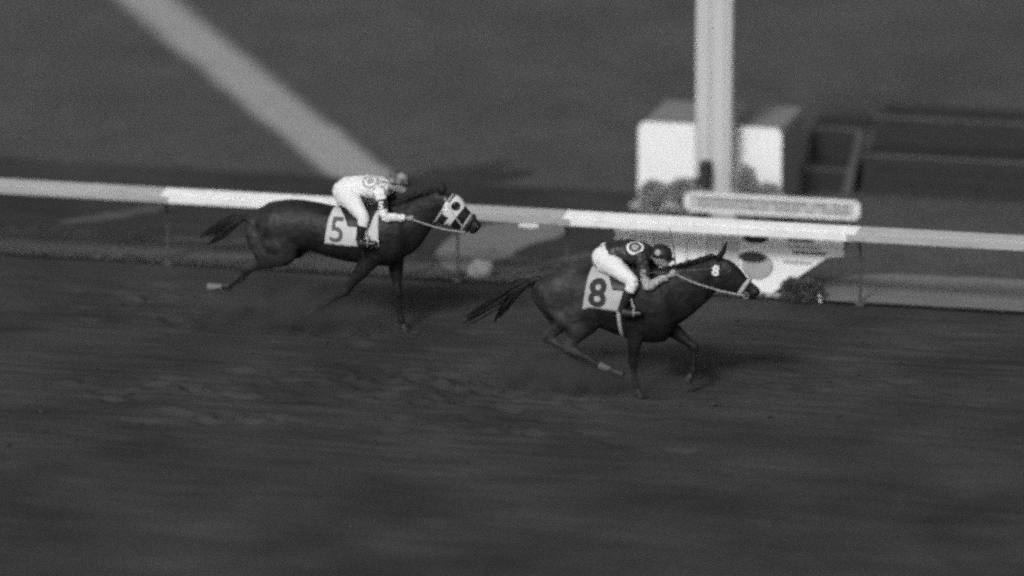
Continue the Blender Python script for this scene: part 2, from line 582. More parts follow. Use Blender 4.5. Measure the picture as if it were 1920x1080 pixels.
def off_band(x, y):
    q = Vector((x, y)) - PA
    if x > 3.2 and y < 1.8: return False
    return not (abs(q.dot(pn) - .1) < 0.55 and q.dot(pd) > -0.5) and not (1.9 < y < 5.35 and x < 1.9)


make_grass('turf_grass', 26000, -13, 8, 0.36, 20, 0.045, 'short mown grass over the infield behind the rail', off_band)
make_grass('edge_grass', 2000, -7, 3.1, 0.30, 0.55, 0.06, 'rough grass fringe where the infield meets the dirt track')

# loose clods on the dirt
mb = MB()
for k in range(520):
    r = random.uniform(0.006, 0.02) * (1.6 if random.random() < .08 else 1)
    x, y = random.uniform(-8, 10), random.uniform(-13, 0.2)
    mb.blob((x, y, r * .3 - 0.004), (r * random.uniform(.8, 1.5), r, r * .7), Matrix.Rotation(random.uniform(0, 3), 3, 'Z'), 6, 4)
for (hx, hy, zs) in ((-3.0, -2.4, .45), (-1.9, -2.4, .3), (1.2, -4.4, .4), (2.2, -4.4, .3), (-.9, -2.3, .2)):
    for k in range(60):                                     # thrown up by the hooves
        r = random.uniform(0.004, 0.016)
        mb.blob((hx - abs(random.gauss(0, .35)), hy + random.gauss(0, .18), abs(random.gauss(0, zs * .5)) + .01), (r * random.uniform(.8, 1.6), r, r * random.uniform(.6, 1.1)), Matrix.Rotation(random.uniform(0, 3), 3, 'Y'), 6, 4)
tag(link('dirt_clods', mb.mesh('dirt_clods'), M_CLOD), 'small clods of dirt lying on the track and thrown up by the hooves', 'dirt', kind='stuff')


# ------------------------------------------------------------------ inside rail
def make_rail():
    root = tag(empty('running_rail', (0, 0, 0)), 'long white timber running rail with grey lengths behind both horses', 'rail')
    joints = [-16.0, -12.2, -8.2, -4.42, -0.75, 0.62, 4.22, 8.0, 12.0]
    mats = [M_GREYPAINT, M_GREYPAINT, M_GREYPAINT, M_WHITE, M_GREYPAINT, M_WHITE, M_GREYPAINT, M_GREYPAINT]  # white and grey lengths set one after another along the rail
    prof = [(-0.045, 0.855), (-0.050, 0.865), (-0.050, 0.955), (-0.040, 0.968), (0.075, 1.020), (0.085, 1.012), (0.085, 0.870), (0.070, 0.855)]
    for i in range(len(joints) - 1):
        x0, x1 = joints[i] + 0.004, joints[i + 1] - 0.004
        sag = 0.004 * random.uniform(-1, 1)
        vs = []
        for xx in (x0, x1):
            for (y, z) in prof:
                vs.append((xx + (z - 0.94) * 0.55, y, z + sag))
        n = len(prof)
        fs = [tuple(range(n))[::-1], tuple(range(n, 2 * n))] + [(j, (j + 1) % n, (j + 1) % n + n, j + n) for j in range(n)]
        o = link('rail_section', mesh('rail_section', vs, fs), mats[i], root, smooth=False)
        if mats[i] is M_GREYPAINT: o['label'] = 'grey rail length'
    for x in joints[1:-1]:
        mb = MB()
        mb.tube([(x, 0.30, -0.05), (x, 0.29, 0.45), (x, 0.24, 0.72), (x, 0.12, 0.84), (x, 0.03, 0.862)], [0.020, 0.019, 0.018, 0.018, 0.018], 8, 3)
        mb.blob((x, 0.30, 0.01), (0.07, 0.07, 0.03))
        link('post', mb.mesh('post'), M_POST, root)
    for x in joints[1:-1]:
        mb = MB(); mb.box(x - .11, x + .11, -0.060, -0.0505, 0.872, 0.945)
        for dx in (-.08, -.03, .03, .08): mb.blob((x + dx, -0.062, .908), (.010, .006, .010), None, 8, 5)
        link('splice_plate', mb.mesh('splice_plate'), M_GREYPAINT, root, smooth=False)
    mb = MB(); mb.box(0.10, 0.34, -0.052, 0.06, 0.815, 0.853); mb.box(0.16, 0.28, -0.03, 0.03, 0.79, 0.816)
    link('bracket', mb.mesh('bracket'), M_WHITE, root, smooth=False)


make_rail()


# ------------------------------------------------------------------ finish post, booth, sign, hoarding
def bevel(me, w, seg=2):
    bm = bmesh.new(); bm.from_mesh(me)
    bmesh.ops.bevel(bm, geom=bm.edges[:], offset=w, segments=seg, profile=0.6, affect='EDGES')
    bm.to_mesh(me); bm.free()
    return me


def rbox(name, x0, x1, y0, y1, z0, z1, m, parent, b=0.01):
    mb = MB(); mb.box(x0, x1, y0, y1, z0, z1)
    return link(name, bevel(mb.mesh(name), b), m, parent, smooth=False)


def round_panel(name, x0, x1, y0, y1, z0, z1, r, m, parent):
    """upright panel with rounded upper corners"""
    out = [(x0, z0), (x1, z0)]
    for k in range(9):
        a = R(90 * k / 8); out.append((x1 - r + r * math.cos(a), z1 - r + r * math.sin(a)))
    for k in range(9):
        a = R(90 + 90 * k / 8); out.append((x0 + r + r * math.cos(a), z1 - r + r * math.sin(a)))
    n = len(out)
    vs = [(x, y0, z) for x, z in out] + [(x, y1, z) for x, z in out]
    fs = [tuple(range(n)), tuple(range(2 * n - 1, n - 1, -1))] + [(j, j + n, (j + 1) % n + n, (j + 1) % n) for j in range(n)]
    return link(name, mesh(name, vs, fs), m, parent, smooth=False)


bx = 1.46                                                    # centre of the finish group
booth = tag(empty('finish_booth', (bx, 4.62, 0.0)), 'low white booth with rounded upper corners behind the tall finish post', 'booth')
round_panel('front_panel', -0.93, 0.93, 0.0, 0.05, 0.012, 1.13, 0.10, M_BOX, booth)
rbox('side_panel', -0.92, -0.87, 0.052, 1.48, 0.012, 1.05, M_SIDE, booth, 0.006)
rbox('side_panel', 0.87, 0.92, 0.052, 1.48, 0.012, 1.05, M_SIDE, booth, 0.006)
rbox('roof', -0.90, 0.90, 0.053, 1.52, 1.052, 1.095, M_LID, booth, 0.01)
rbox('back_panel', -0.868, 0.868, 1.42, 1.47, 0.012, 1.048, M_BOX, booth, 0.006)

post = tag(empty('finish_post', (bx + 0.14, 4.25, 0.0)), 'tall thick white finish post rising out of the top of the picture', 'post')
mb = MB(); mb.box(-0.24, 0.24, -0.10, 0.24, 0.0, 6.5)
link('shaft', bevel(mb.mesh('shaft'), 0.05, 3), M_PYLON, post)
rbox('trim_board', -0.16, -0.045, -0.13, -0.103, 0.05, 6.45, M_PYLON, post, 0.006)
rbox('trim_board', 0.045, 0.16, -0.13, -0.103, 0.05, 6.45, M_PYLON, post, 0.006)
rbox('plinth', -0.34, 0.34, -0.24, 0.34, 0.0, 0.22, M_PYLON, post, 0.02)
dev = rbox('bracket_box', -0.13, 0.00, -0.34, -0.133, 0.50, 0.80, M_INK, post, 0.02)
dev['label'] = 'small dark box bracketed to the post'
mb = MB(); mb.tube([(-0.06, -0.24, 0.56), (-0.22, -0.25, 0.54), (-0.38, -0.25, 0.53)], [0.045, 0.04, 0.05], 12, 2)
link('hood', mb.mesh('hood'), M_INK, dev)

sign = tag(empty('long_sign', (2.56, 3.1, 0.0)), 'long low white sign with two rows of blurred grey print above the rail', 'sign')
rbox('panel', -1.02, 1.06, 0.0, 0.05, 0.40, 0.57, M_SIGN, sign, 0.006)
rbox('frame_rail', -1.05, 1.09, -0.02, 0.06, 0.571, 0.605, M_WHITE, sign, 0.008)
rbox('frame_rail', -1.05, 1.09, -0.02, 0.06, 0.365, 0.399, M_WHITE, sign, 0.008)
rbox('frame_end', 1.062, 1.13, -0.015, 0.055, 0.401, 0.569, M_WHITE, sign, 0.008)
rbox('frame_end', -1.10, -1.022, -0.015, 0.055, 0.401, 0.569, M_WHITE, sign, 0.008)
for x in (-0.85, 0.0, 0.9):
    rbox('leg', x - 0.03, x + 0.03, 0.062, 0.11, 0.0, 0.56, M_POST, sign, 0.006)
for row, zz in enumerate((0.525, 0.445)):
    mb = MB(); x = -0.92
    while x < 0.95:
        w = random.uniform(0.025, 0.06)
        if random.random() > 0.16:
            mb.box(x, x + w, -0.004, -0.001, zz - random.uniform(.012, .024), zz + random.uniform(.012, .024))
        x += w + random.uniform(0.012, 0.03)
    tag(link('print_row', mb.mesh('print_row'), M_PRINT, sign, smooth=False), kind='stuff')

hoard = tag(empty('hoarding', (0, 0.46, 0.0)), 'white plank hoarding with a cut corner standing under the rail at the finish', 'hoarding')
x = 1.16
k = 0
while x < 2.66:
    w = random.uniform(0.17, 0.27)
    if x + w > 2.60: w = 2.70 - x
    mb = MB(); mb.box(x + 0.004, x + w - 0.004, random.uniform(-.006, .006), 0.03, 0.03, 0.80 + random.uniform(-.012, .012))
    link('plank', bevel(mb.mesh('plank'), 0.004, 1), M_PLANK[[2, 0, 1, 2, 0, 1, 3, 0, 1, 2][k % 10]], hoard, smooth=False)
    x += w; k += 1
out = [(2.705, 0.03), (3.10, 0.03), (3.28, 0.17), (3.40, 0.24), (3.78, 0.52), (3.98, 0.54), (3.98, 0.795), (2.705, 0.795)]
n = len(out)
vs = [(a, -0.004, b) for a, b in out] + [(a, 0.03, b) for a, b in out]
printed = link('printed_board', mesh('printed_board', vs, [tuple(range(n)), tuple(range(2 * n - 1, n - 1, -1))] + [(j, j + n, (j + 1) % n + n, (j + 1) % n) for j in range(n)]), M_PLANK[2], hoard, smooth=False)
pb = bvh_of(printed.data)
EX, EZ = (1, 0, 0), (0, 0, 1)
decal('print_mark', disc2d(0.068, sx=2.3), pb, (2.90, -0.004, 0.715), EX, EZ, 0.002, M_INK, printed)
decal('print_mark', disc2d(0.17, sx=1.15), pb, (2.93, -0.004, 0.37), EX, EZ, 0.002, M_GREYINK, printed)
decal('print_mark', disc2d(0.068, sx=2.5), pb, (2.87, -0.004, 0.475), EX, EZ, 0.004, M_INK, printed)
for (zc, x0, x1, mm) in ((0.715, 3.30, 3.62, M_INK), (0.635, 3.30, 3.70, M_GREYINK), (0.565, 3.36, 3.74, M_INK), (0.44, 3.25, 3.55, M_GREYINK)):
    mb = MB(); xx = x0
    while xx < x1:
        w = random.uniform(.02, .05); mb.box(xx, xx + w, -0.0085, -0.005, zc - .02, zc + .02); xx += w + .012
    tag(link('print_row', mb.mesh('print_row'), mm, printed, smooth=False), kind='stuff')
rbox('sill', 2.60, 3.30, -0.05, -0.008, 0.0, 0.05, M_GREYPAINT, hoard, 0.006)
for xx in (1.4, 2.3, 3.0):
    rbox('stake', xx - .025, xx + .025, 0.032, 0.075, 0.0, 0.76, M_POST, hoard, 0.005)


# tiered platform on the right
plat = tag(empty('tiered_platform', (0, 0, 0)), 'dark tiered timber platform with pale step edges at the right of the finish booth', 'platform')
def tier(x0, x1, y0, y1, z0, z1):
    n = max(1, int((z1 - z0) / 0.17))
    for j in range(n):
        a, b = z0 + (z1 - z0) * j / n, z0 + (z1 - z0) * (j + 1) / n
        rbox('riser_board', x0, x1, y0, y0 + 0.03, a + 0.004, b - 0.004, M_PLAT, plat, 0.004)
    rbox('tread_board', x0, x1, y0 + 0.03, y1, z1 - 0.03, z1, M_PLAT, plat, 0.004)
    rbox('step_edge', x0 - 0.01, x1 + 0.01, y0 - 0.02, y0 + 0.028, z1 + 0.002, z1 + 0.03, M_NOSE, plat, 0.005)
tier(2.42, 3.02, 6.0, 6.8, 0.0, 0.30)
tier(2.32, 3.04, 6.8, 7.7, 0.0, 0.66)
tier(3.18, 6.2, 6.0, 6.8, 0.0, 0.52)
tier(3.18, 6.2, 6.8, 7.7, 0.0, 0.85)
mb = MB(); mb.add([(2.92, 5.93, 0.0), (3.05, 5.93, 0.0), (3.05, 5.975, 0.0), (2.92, 5.975, 0.0), (3.12, 5.93, 0.86), (3.20, 5.93, 0.86), (3.20, 5.975, 0.86), (3.12, 5.975, 0.86)],
                  [(3, 2, 1, 0), (4, 5, 6, 7), (0, 1, 5, 4), (1, 2, 6, 5), (2, 3, 7, 6), (3, 0, 4, 7)])
link('brace', mb.mesh('brace'), M_BRACE, plat, smooth=False)


# shrubs, bush, stone, pegs
def shrub(name, loc, lobes, n, leaf, m, label, cat='shrub', group=None):
    root = tag(empty(name, loc), label, cat, group)
    mb = MB()
    for (c, r) in lobes:
        mb.tube([(c[0] * .2, c[1] * .2, -0.01), (c[0] * .6, c[1] * .6, c[2] * .5), (c[0], c[1], c[2])], [0.014, 0.01, 0.005], 6, 2)
    link('stem', mb.mesh('stem'), M_STEM, root)
    vs, fs = [], []
    for k in range(n):
        c, r = random.choice(lobes)
        d = Vector((random.gauss(0, 1), random.gauss(0, 1), random.gauss(0, 1))).normalized()
        q = random.uniform(0.45, 1.0) ** 0.6 * (1 + 0.25 * noise.noise(d * 2.2 + Vector(c)))
        p = Vector((c[0] + d.x * r[0] * q, c[1] + d.y * r[1] * q, max(0.012, c[2] + d.z * r[2] * q)))
        t = (d + Vector((random.uniform(-.9, .9), random.uniform(-.9, .9), random.uniform(-.5, .9)))).normalized()
        s = t.cross(Vector((random.uniform(-1, 1), random.uniform(-1, 1), random.uniform(-1, 1)))).normalized()
        l = leaf * random.uniform(.6, 1.4); w = l * .32
        i = len(vs)
        up = t.cross(s) * (l * 0.12)
        vs += [p, p + t * l * .5 + s * w, p + t * l, p + t * l * .5 - s * w, p + t * l * .5 + up]
        fs += [(i, i + 1, i + 4), (i + 1, i + 2, i + 4), (i + 2, i + 3, i + 4), (i + 3, i, i + 4)]
    link('crown', mesh('crown', vs, fs), m, root, smooth=False)
    return root


shrub('pale_shrub', (1.10, 3.70, 0.012), [((0, 0, .26), (.34, .24, .26)), ((-.17, 0, .40), (.16, .15, .15)), ((.2, .05, .44), (.2, .15, .14)), ((.34, 0, .22), (.13, .14, .22))], 7000, .045, M_LEAFP,
      'pale grey leafy shrub left of the finish post, in front of the white booth')
shrub('pale_shrub', (2.10, 4.05, 0.012), [((0, 0, .3), (.22, .18, .28)), ((-.07, 0, .56), (.13, .13, .17)), ((.26, 0, .28), (.17, .15, .25))], 4800, .045, M_LEAFP,
      'pale grey leafy shrub right of the finish post, in front of the white booth')
shrub('round_bush', (3.50, 0.33, 0.012), [((0, 0, .1), (.25, .14, .14)), ((-.1, 0, .15), (.14, .12, .10)), ((.1, 0, .14), (.15, .12, .11))], 3600, .035, M_LEAFD,
      'low dark rounded bush at the foot of the hoarding on the track edge', 'bush')

mb = MB(); mb.tube([(0, 0, -0.02), (-.02, 0, .10), (-.07, 0, .19)], [.016, .018, .014], 8, 3)
o = tag(link('peg', mb.mesh('peg'), M_WHITE), 'thin white leaning peg beside the dark rounded bush', 'peg'); o.location = (3.74, 0.30, 0.012)
mb = MB(); mb.box(-.08, .08, -.03, .03, 0, .05); mb.box(-.05, .05, -.02, .02, .049, .085)
o = tag(link('marker_block', bevel(mb.mesh('marker_block'), .012), M_GREYPAINT, smooth=False), 'small pale marker block on the verge behind the rail', 'marker'); o.location = (.52, 4.55, .018)

mb = MB(); mb.blob((0, 0, .10), (.17, .14, .14), None, 24, 16)
for v in mb.v:
    v += v.normalized() * 0.03 * noise.noise(v * 9) + Vector((0, 0, -.02))
o = tag(link('pale_boulder', mb.mesh('pale_boulder'), M_STONE), 'pale rounded boulder on the ground between the two horses', 'boulder'); o.location = (-.52, .52, .012)


# ------------------------------------------------------------------ horses
def make_horse(name, loc, label, S, coat):
    root = tag(empty(name, loc), label, 'horse', 'racehorses galloping along the rail')
    mb = MB()
    # trunk
    mb.loft([((x, 0, (t + b) / 2), (t - b) / 2, w) for (x, t, b, w) in S['trunk']], n=24, sub=4, power=2.05)
    mb.loft([((x, 0, z), a, w) for (x, z, a, w) in S['ridge']], n=12, sub=4)
    mb.loft([((x, 0, z), a, w) for (x, z, a, w) in S['neck']], n=18, sub=4)
    mb.loft([((x, 0, z), a, w) for (x, z, a, w) in S['head']], n=16, sub=4, power=2.3)
    for (c, r) in S['blobs']:
        for s in (-1, 1):
            mb.blob((c[0], s * c[1], c[2]), r)
    # ears
    for s in (-1, 1):
        e0, e1, e2 = [Vector(p) for p in S['ear']]
        mb.loft([((e0.x, s * .055, e0.z), .032, .024), ((e1.x, s * .062, e1.z), .034, .022), ((e2.x, s * .05, e2.z), .006, .006)], n=10, sub=4)
    # legs
    for leg in S['legs']:
        mb.loft([(p, a, w) for (p, a, w) in leg['path']], n=14, sub=5)
        for ex in leg.get('extra', []): mb.loft(ex, n=12, sub=4)
    me = remesh(mb, 'body', 0.0125, 5)
    body = link('body', me, [coat, M_SOCK, M_HAIR], root)
    # white socks
    for leg in S['legs']:
        if leg.get('sock'):
            c, r = Vector(leg['sock'][0]), leg['sock'][1]
            for p in me.polygons:
                if (p.center - c).length < r: p.material_index = 1
    if S.get('blaze'):
        for p in me.polygons:
            c = p.center
            if c.x > S['blaze'][0] and abs(c.y) < S['blaze'][1] and p.normal.z + p.normal.x > .9: p.material_index = 1
    bv = bvh_of(me)
    # hooves
    for leg in S['legs']:
        a, b = Vector(leg['hoof'][0]), Vector(leg['hoof'][1])
        h = MB()
        d = (b - a)
        h.loft([(a - d * .35, .024, .028), (a, .038, .040), (a + d * .5, .045, .047), (b - d * .1, .052, .052), (b, .044, .044), (b + d * .05, .02, .02)], n=16, sub=3)
        link('hoof', h.mesh('hoof'), M_PHOOF if leg.get('sock') and leg.get('pale_hoof') else M_HOOF, root)
    # eyes
    for s in (-1, 1):
        ex, ez = S['eye']
        h = bv.ray_cast(Vector((ex, s * .5, ez)), Vector((0, -s, 0)), 1.0)[0]
        e = MB(); e.blob((ex, h.y - s * .004, ez), (.022, .012, .017))
        link('eye', e.mesh('eye'), M_EYE, root)
    # nostrils
        nx, nz_ = S['nostril']
        h = bv.ray_cast(Vector((nx, s * .5, nz_)), Vector((0, -s, 0)), 1.0)[0]
        if h is not None:
            e = MB(); e.blob((nx, h.y - s * .002, nz_), (.018, .008, .024))
            link('nostril', e.mesh('nostril'), M_EYE, root)
    # mane: locks along the crest, lying back
    m = MB()
    cr = [Vector((x, 0, z)) for x, z in S['crest']]
    for k in range(150):
        t = random.random() * (len(cr) - 1); i = int(t)
        p = cr[i].lerp(cr[min(i + 1, len(cr) - 1)], t - i)
        s = random.choice((-1, -1, 1))
        ln = random.uniform(.07, .15)
        p = p + Vector((0, random.uniform(-.02, .02), -.015))
        q = p + Vector((-ln * .55, s * .03, ln * random.uniform(.10, .3)))
        e = p + Vector((-ln * 1.2, s * random.uniform(.03, .07), -ln * random.uniform(0, .4)))
        m.tube([p, q, e], [.010, .007, .002], 4, 2)
    link('mane', m.mesh('mane'), M_HAIR, root)
    # tail: locks streaming back from the dock
    m = MB()
    for k in range(S.get('tail_n', 130)):
        pts = []
        u, w = random.gauss(0, 1), random.gauss(0, 1)
        br = random.choice(S['tail'])
        kk = random.uniform(.7, 1.0)
        for i, (x, z, spread) in enumerate(br):
            f = i / (len(br) - 1)
            x0, z0, _ = br[0]
            pts.append(Vector((x0 + (x - x0) * kk + spread * .25 * u, spread * w * .7, z0 + (z - z0) * kk + spread * u)))
        m.tube(pts, [.012] + [.010] * (len(pts) - 2) + [.002], 4, 3)
    m.tube([(S['tail'][0][0][0] + .06, 0, S['tail'][0][0][1] + .01)] + [(x, 0, z) for x, z, _ in S['tail'][0][:3]], [.045, .04, .03, .012], 8, 3)
    link('tail', m.mesh('tail'), M_HAIR, root)
    return root, body, bv


def leg(pts, hoof, sock=None, pale=False):
    d = dict(path=[(Vector(p), a, w) for (p, a, w) in pts], hoof=hoof)
    if sock: d['sock'] = sock
    d['pale_hoof'] = pale
    return d


def hind(hip, stifle, hock, fet, tip, y, **k):
    """hip, stifle, hock, fetlock, hoof end as (x, z)"""
    V = lambda p, yy: (p[0], yy, p[1])
    L = lambda a, b, t: (a[0] + (b[0] - a[0]) * t, a[1] + (b[1] - a[1]) * t)
    back = (hock[0] - stifle[0], hock[1] - stifle[1]); bl = math.hypot(*back)
    nx, nz = back[1] / bl, -back[0] / bl
    p = [(V(hip, y * .75), .25, .13), (V(L(hip, stifle, .55), y * .98), .235, .135), (V(stifle, y * 1.03), .175, .115),
         (V(L(stifle, hock, .33), y), .135, .092), (V(L(stifle, hock, .70), y * .97), .082, .060), (V(hock, y * .95), .068, .050),
         (V(L(hock, fet, .14), y * .95), .056, .042), (V(L(hock, fet, .35), y * .93), .041, .033), (V(L(hock, fet, .8), y * .92), .037, .032),
         (V(fet, y * .92), .046, .040), (V(L(fet, tip, .38), y * .92), .033, .03), (V(L(fet, tip, .6), y * .92), .040, .038)]
    g = leg(p, (V(L(fet, tip, .5), y * .92), V(tip, y * .92)), **k)
    # hamstrings, point of hock
    g['extra'] = [[(V((hip[0] - .20, hip[1] + .10), y * .5), .14, .10), (V((hip[0] - .22, hip[1] - .08), y * .85), .125, .10), (V(L((hip[0] - .16, hip[1] - .2), L(stifle, hock, .5), .55), y), .11, .085), (V(L(stifle, hock, .62), y), .06, .05)],
                  [(V(L(stifle, hock, .55), y * .97), .03, .03), (V((hock[0] + nx * .045 + back[0] / bl * .035, hock[1] + nz * .045 + back[1] / bl * .035), y * .95), .028, .026), (V(L(hock, fet, .2), y * .95), .025, .025)]]
    return g


def fore(sh, elbow, knee, fet, tip, y, **k):
    V = lambda p, yy: (p[0], yy, p[1])
    L = lambda a, b, t: (a[0] + (b[0] - a[0]) * t, a[1] + (b[1] - a[1]) * t)
    p = [(V(sh, y * .9), .17, .09), (V(L(sh, elbow, .6), y), .15, .095), (V(elbow, y), .12, .08),
         (V(L(elbow, knee, .35), y), .09, .066), (V(L(elbow, knee, .75), y * .95), .058, .048), (V(knee, y * .93), .057, .05),
         (V(L(knee, fet, .18), y * .92), .045, .039), (V(L(knee, fet, .45), y * .9), .035, .031), (V(L(knee, fet, .8), y * .9), .035, .032),
         (V(fet, y * .9), .045, .040), (V(L(fet, tip, .4), y * .9), .032, .03), (V(L(fet, tip, .6), y * .9), .038, .038)]
    return leg(p, (V(L(fet, tip, .5), y * .9), V(tip, y * .9)), **k)


H8 = dict(
    ridge=[(-.12, 1.37, .06, .10), (.10, 1.415, .06, .085), (.28, 1.445, .055, .07), (.46, 1.44, .06, .07), (.66, 1.49, .06, .06)],
    trunk=[(-1.13, 1.27, 1.06, .08), (-1.04, 1.345, .95, .17), (-.88, 1.45, .84, .25), (-.70, 1.50, .88, .275), (-.50, 1.485, .86, .255), (-.30, 1.45, .765, .265),
           (-.10, 1.43, .69, .28), (.10, 1.45, .635, .27), (.26, 1.475, .62, .245), (.40, 1.455, .68, .21), (.51, 1.37, .76, .17), (.60, 1.22, .88, .11)],
    neck=[(.26, 1.10, .34, .19), (.44, 1.165, .325, .165), (.70, 1.31, .255, .115), (.86, 1.42, .205, .092), (.97, 1.50, .165, .084), (1.03, 1.52, .12, .07)],
    head=[(.93, 1.56, .10, .06), (1.00, 1.51, .165, .083), (1.10, 1.435, .180, .098), (1.20, 1.385, .145, .086), (1.29, 1.335, .108, .066), (1.36, 1.295, .090, .056), (1.42, 1.26, .080, .058), (1.455, 1.235, .052, .045)],
    blobs=[((1.14, .055, 1.50), (.06, .045, .04)), ((1.03, .05, 1.37), (.11, .05, .10)), ((.33, .12, 1.05), (.20, .12, .28)), ((-.80, .13, 1.18), (.26, .16, .25)), ((1.43, .035, 1.275), (.032, .03, .035))],
    ear=[(1.00, 0, 1.64), (1.045, 0, 1.72), (1.09, 0, 1.84)],
    eye=(1.15, 1.525), nostril=(1.44, 1.28),
    crest=[(.36, 1.475), (.55, 1.52), (.74, 1.575), (.88, 1.63), (1.00, 1.675)],
    tail=[[(-1.12, 1.27, .0), (-1.26, 1.22, .025), (-1.45, 1.12, .055), (-1.68, .95, .05), (-1.95, .75, .035)],
          [(-1.12, 1.27, .0), (-1.26, 1.21, .025), (-1.42, 1.10, .055), (-1.53, .92, .045), (-1.60, .76, .03)]],
    legs=[hind((-.66, 1.14), (-.47, .90), (-.70, .545), (-.32, .345), (-.06, .26), -.15, sock=((-.26, -.14, .325), .095)),
          hind((-.84, 1.14), (-.70, .90), (-1.02, .57), (-.60, .335), (-.36, .255), .15),
          fore((.20, 1.02), (.09, .79), (.05, .42), (.085, .155), (.145, .0), -.15),
          fore((.36, 1.02), (.38, .80), (.70, .565), (.695, .30), (.63, .16), .14)])

H5 = dict(
    tail_n=48,
    ridge=[(-.28, 1.43, .06, .10), (-.06, 1.455, .06, .085), (.12, 1.50, .055, .07), (.28, 1.53, .06, .07), (.46, 1.59, .06, .06)],
    trunk=[(-1.53, 1.32, 1.10, .08), (-1.44, 1.42, 1.02, .17), (-1.26, 1.505, .92, .25), (-1.00, 1.56, .96, .275), (-.76, 1.55, .965, .25), (-.52, 1.515, .905, .26),
           (-.30, 1.49, .86, .28), (-.08, 1.50, .84, .28), (.10, 1.535, .825, .27), (.24, 1.545, .835, .24), (.36, 1.47, .88, .20), (.45, 1.34, .98, .13)],
    neck=[(.12, 1.22, .32, .19), (.32, 1.27, .315, .165), (.55, 1.455, .225, .115), (.73, 1.585, .175, .092), (.82, 1.64, .155, .084), (.88, 1.65, .11, .07)],
    head=[(.79, 1.67, .10, .06), (.85, 1.615, .165, .083), (.94, 1.545, .185, .098), (1.035, 1.465, .150, .086), (1.125, 1.415, .122, .068), (1.19, 1.375, .098, .058), (1.245, 1.345, .085, .060), (1.275, 1.325, .055, .045)],
    blobs=[((.985, .055, 1.62), (.06, .045, .04)), ((.875, .05, 1.475), (.11, .05, .10)), ((.20, .12, 1.17), (.20, .12, .27)), ((-1.13, .13, 1.25), (.27, .16, .25)), ((1.26, .035, 1.36), (.032, .03, .035))],
    ear=[(.84, 0, 1.755), (.845, 0, 1.80), (.82, 0, 1.885)],
    eye=(1.005, 1.625), nostril=(1.265, 1.37),
    crest=[(.20, 1.535), (.36, 1.60), (.52, 1.675), (.70, 1.745), (.84, 1.79)],
    tail=[[(-1.53, 1.31, .0), (-1.66, 1.28, .02), (-1.80, 1.22, .04), (-1.96, 1.14, .04), (-2.14, 1.05, .03)],
          [(-1.53, 1.31, .0), (-1.65, 1.26, .02), (-1.78, 1.17, .04), (-1.92, 1.06, .04), (-2.05, .96, .03)]],
    legs=[hind((-1.18, 1.20), (-1.06, .965), (-1.50, .735), (-1.76, .50), (-1.99, .475), -.15, sock=((-1.93, -.14, .485), .12), pale=True),
          hind((-1.12, 1.20), (-1.00, .98), (-1.42, .775), (-1.67, .53), (-1.84, .42), .15),
          fore((.12, 1.12), (.00, .93), (-.31, .52), (-.585, .335), (-.83, .185), -.15),
          fore((.20, 1.12), (.22, .92), (.26, .47), (.30, .155), (.355, .0), .14)])

def dusty(m, x0, x1, g2, scale=7.0):
    """paler mottled hair over the quarters (object x from x1 back to x0)"""
    nt = m.node_tree; b = nt.nodes['Principled BSDF']
    src = b.inputs['Base Color'].links[0].from_socket
    tc = nt.nodes.new('ShaderNodeTexCoord'); sp = nt.nodes.new('ShaderNodeSeparateXYZ'); nt.links.new(tc.outputs['Object'], sp.inputs[0])
    mr = nt.nodes.new('ShaderNodeMapRange'); mr.interpolation_type = 'SMOOTHSTEP'
    mr.inputs['From Min'].default_value = x1; mr.inputs['From Max'].default_value = x0
    nt.links.new(sp.outputs[0], mr.inputs[0])
    nz = nt.nodes.new('ShaderNodeTexNoise'); nz.inputs['Scale'].default_value = scale; nz.inputs['Detail'].default_value = 5; nt.links.new(tc.outputs['Object'], nz.inputs[0])
    n2 = nt.nodes.new('ShaderNodeMapRange'); n2.inputs['From Min'].default_value = .3; n2.inputs['From Max'].default_value = .68; nt.links.new(nz.outputs[0], n2.inputs[0])
    mu = nt.nodes.new('ShaderNodeMath'); mu.operation = 'MULTIPLY'; nt.links.new(mr.outputs[0], mu.inputs[0]); nt.links.new(n2.outputs[0], mu.inputs[1])
    mx = nt.nodes.new('ShaderNodeMix'); mx.data_type = 'FLOAT'; nt.links.new(mu.outputs[0], mx.inputs[0]); nt.links.new(src, mx.inputs[2]); mx.inputs[3].default_value = g2
    nt.links.new(mx.outputs[0], b.inputs['Base Color'])


dusty(M_COAT8, -.75, -.25, .062)
dusty(M_COAT5, -1.2, -.6, .040, 9.0)
horse8, body8, bv8 = make_horse('racehorse', (2.45, -4.35, -0.012), 'dark bay racehorse wearing grey saddlecloth number 8, nearest the camera and leading', H8, M_COAT8)
horse5, body5, bv5 = make_horse('racehorse', (-1.10, -2.35, -0.012), 'dark brown racehorse in white eye hood wearing white saddlecloth number 5, behind along the rail', H5, M_COAT5)


# ------------------------------------------------------------------ tack
def drape(name, bv, xr_t, xf_t, xr_b, xf_b, axis_z, a0, a1, off, m, parent, wr=0.006, nu=26, nv=56, thick=.005):
    """cloth over the back; x range at the top and at the hem; angles from the near hem over to the far hem"""
    vs = []
    for i in range(nu):
        s = i / (nu - 1)
        for j in range(nv):
            t = j / (nv - 1)
            a = R(a0 + (a1 - a0) * t)
            low = abs(t - .5) * 2
            x = (xr_t + (xf_t - xr_t) * s) * (1 - low) + (xr_b + (xf_b - xr_b) * s) * low
            d = Vector((0, -math.cos(a), math.sin(a)))
            c = Vector((x, 0, axis_z))
            h = outer_hit(bv, c, d, 1.2)
            w = wr * (noise.noise(Vector((x * 9, t * 3.2, 1.7))) + .5 * math.sin(x * 46 + t * 4)) * low
            vs.append(h + d * (off + w + .012 * max(0, low - .7)))
    me = mesh(name, vs, grid_faces(nu, nv))
    solid(me, thick)
    return link(name, me, m, parent)


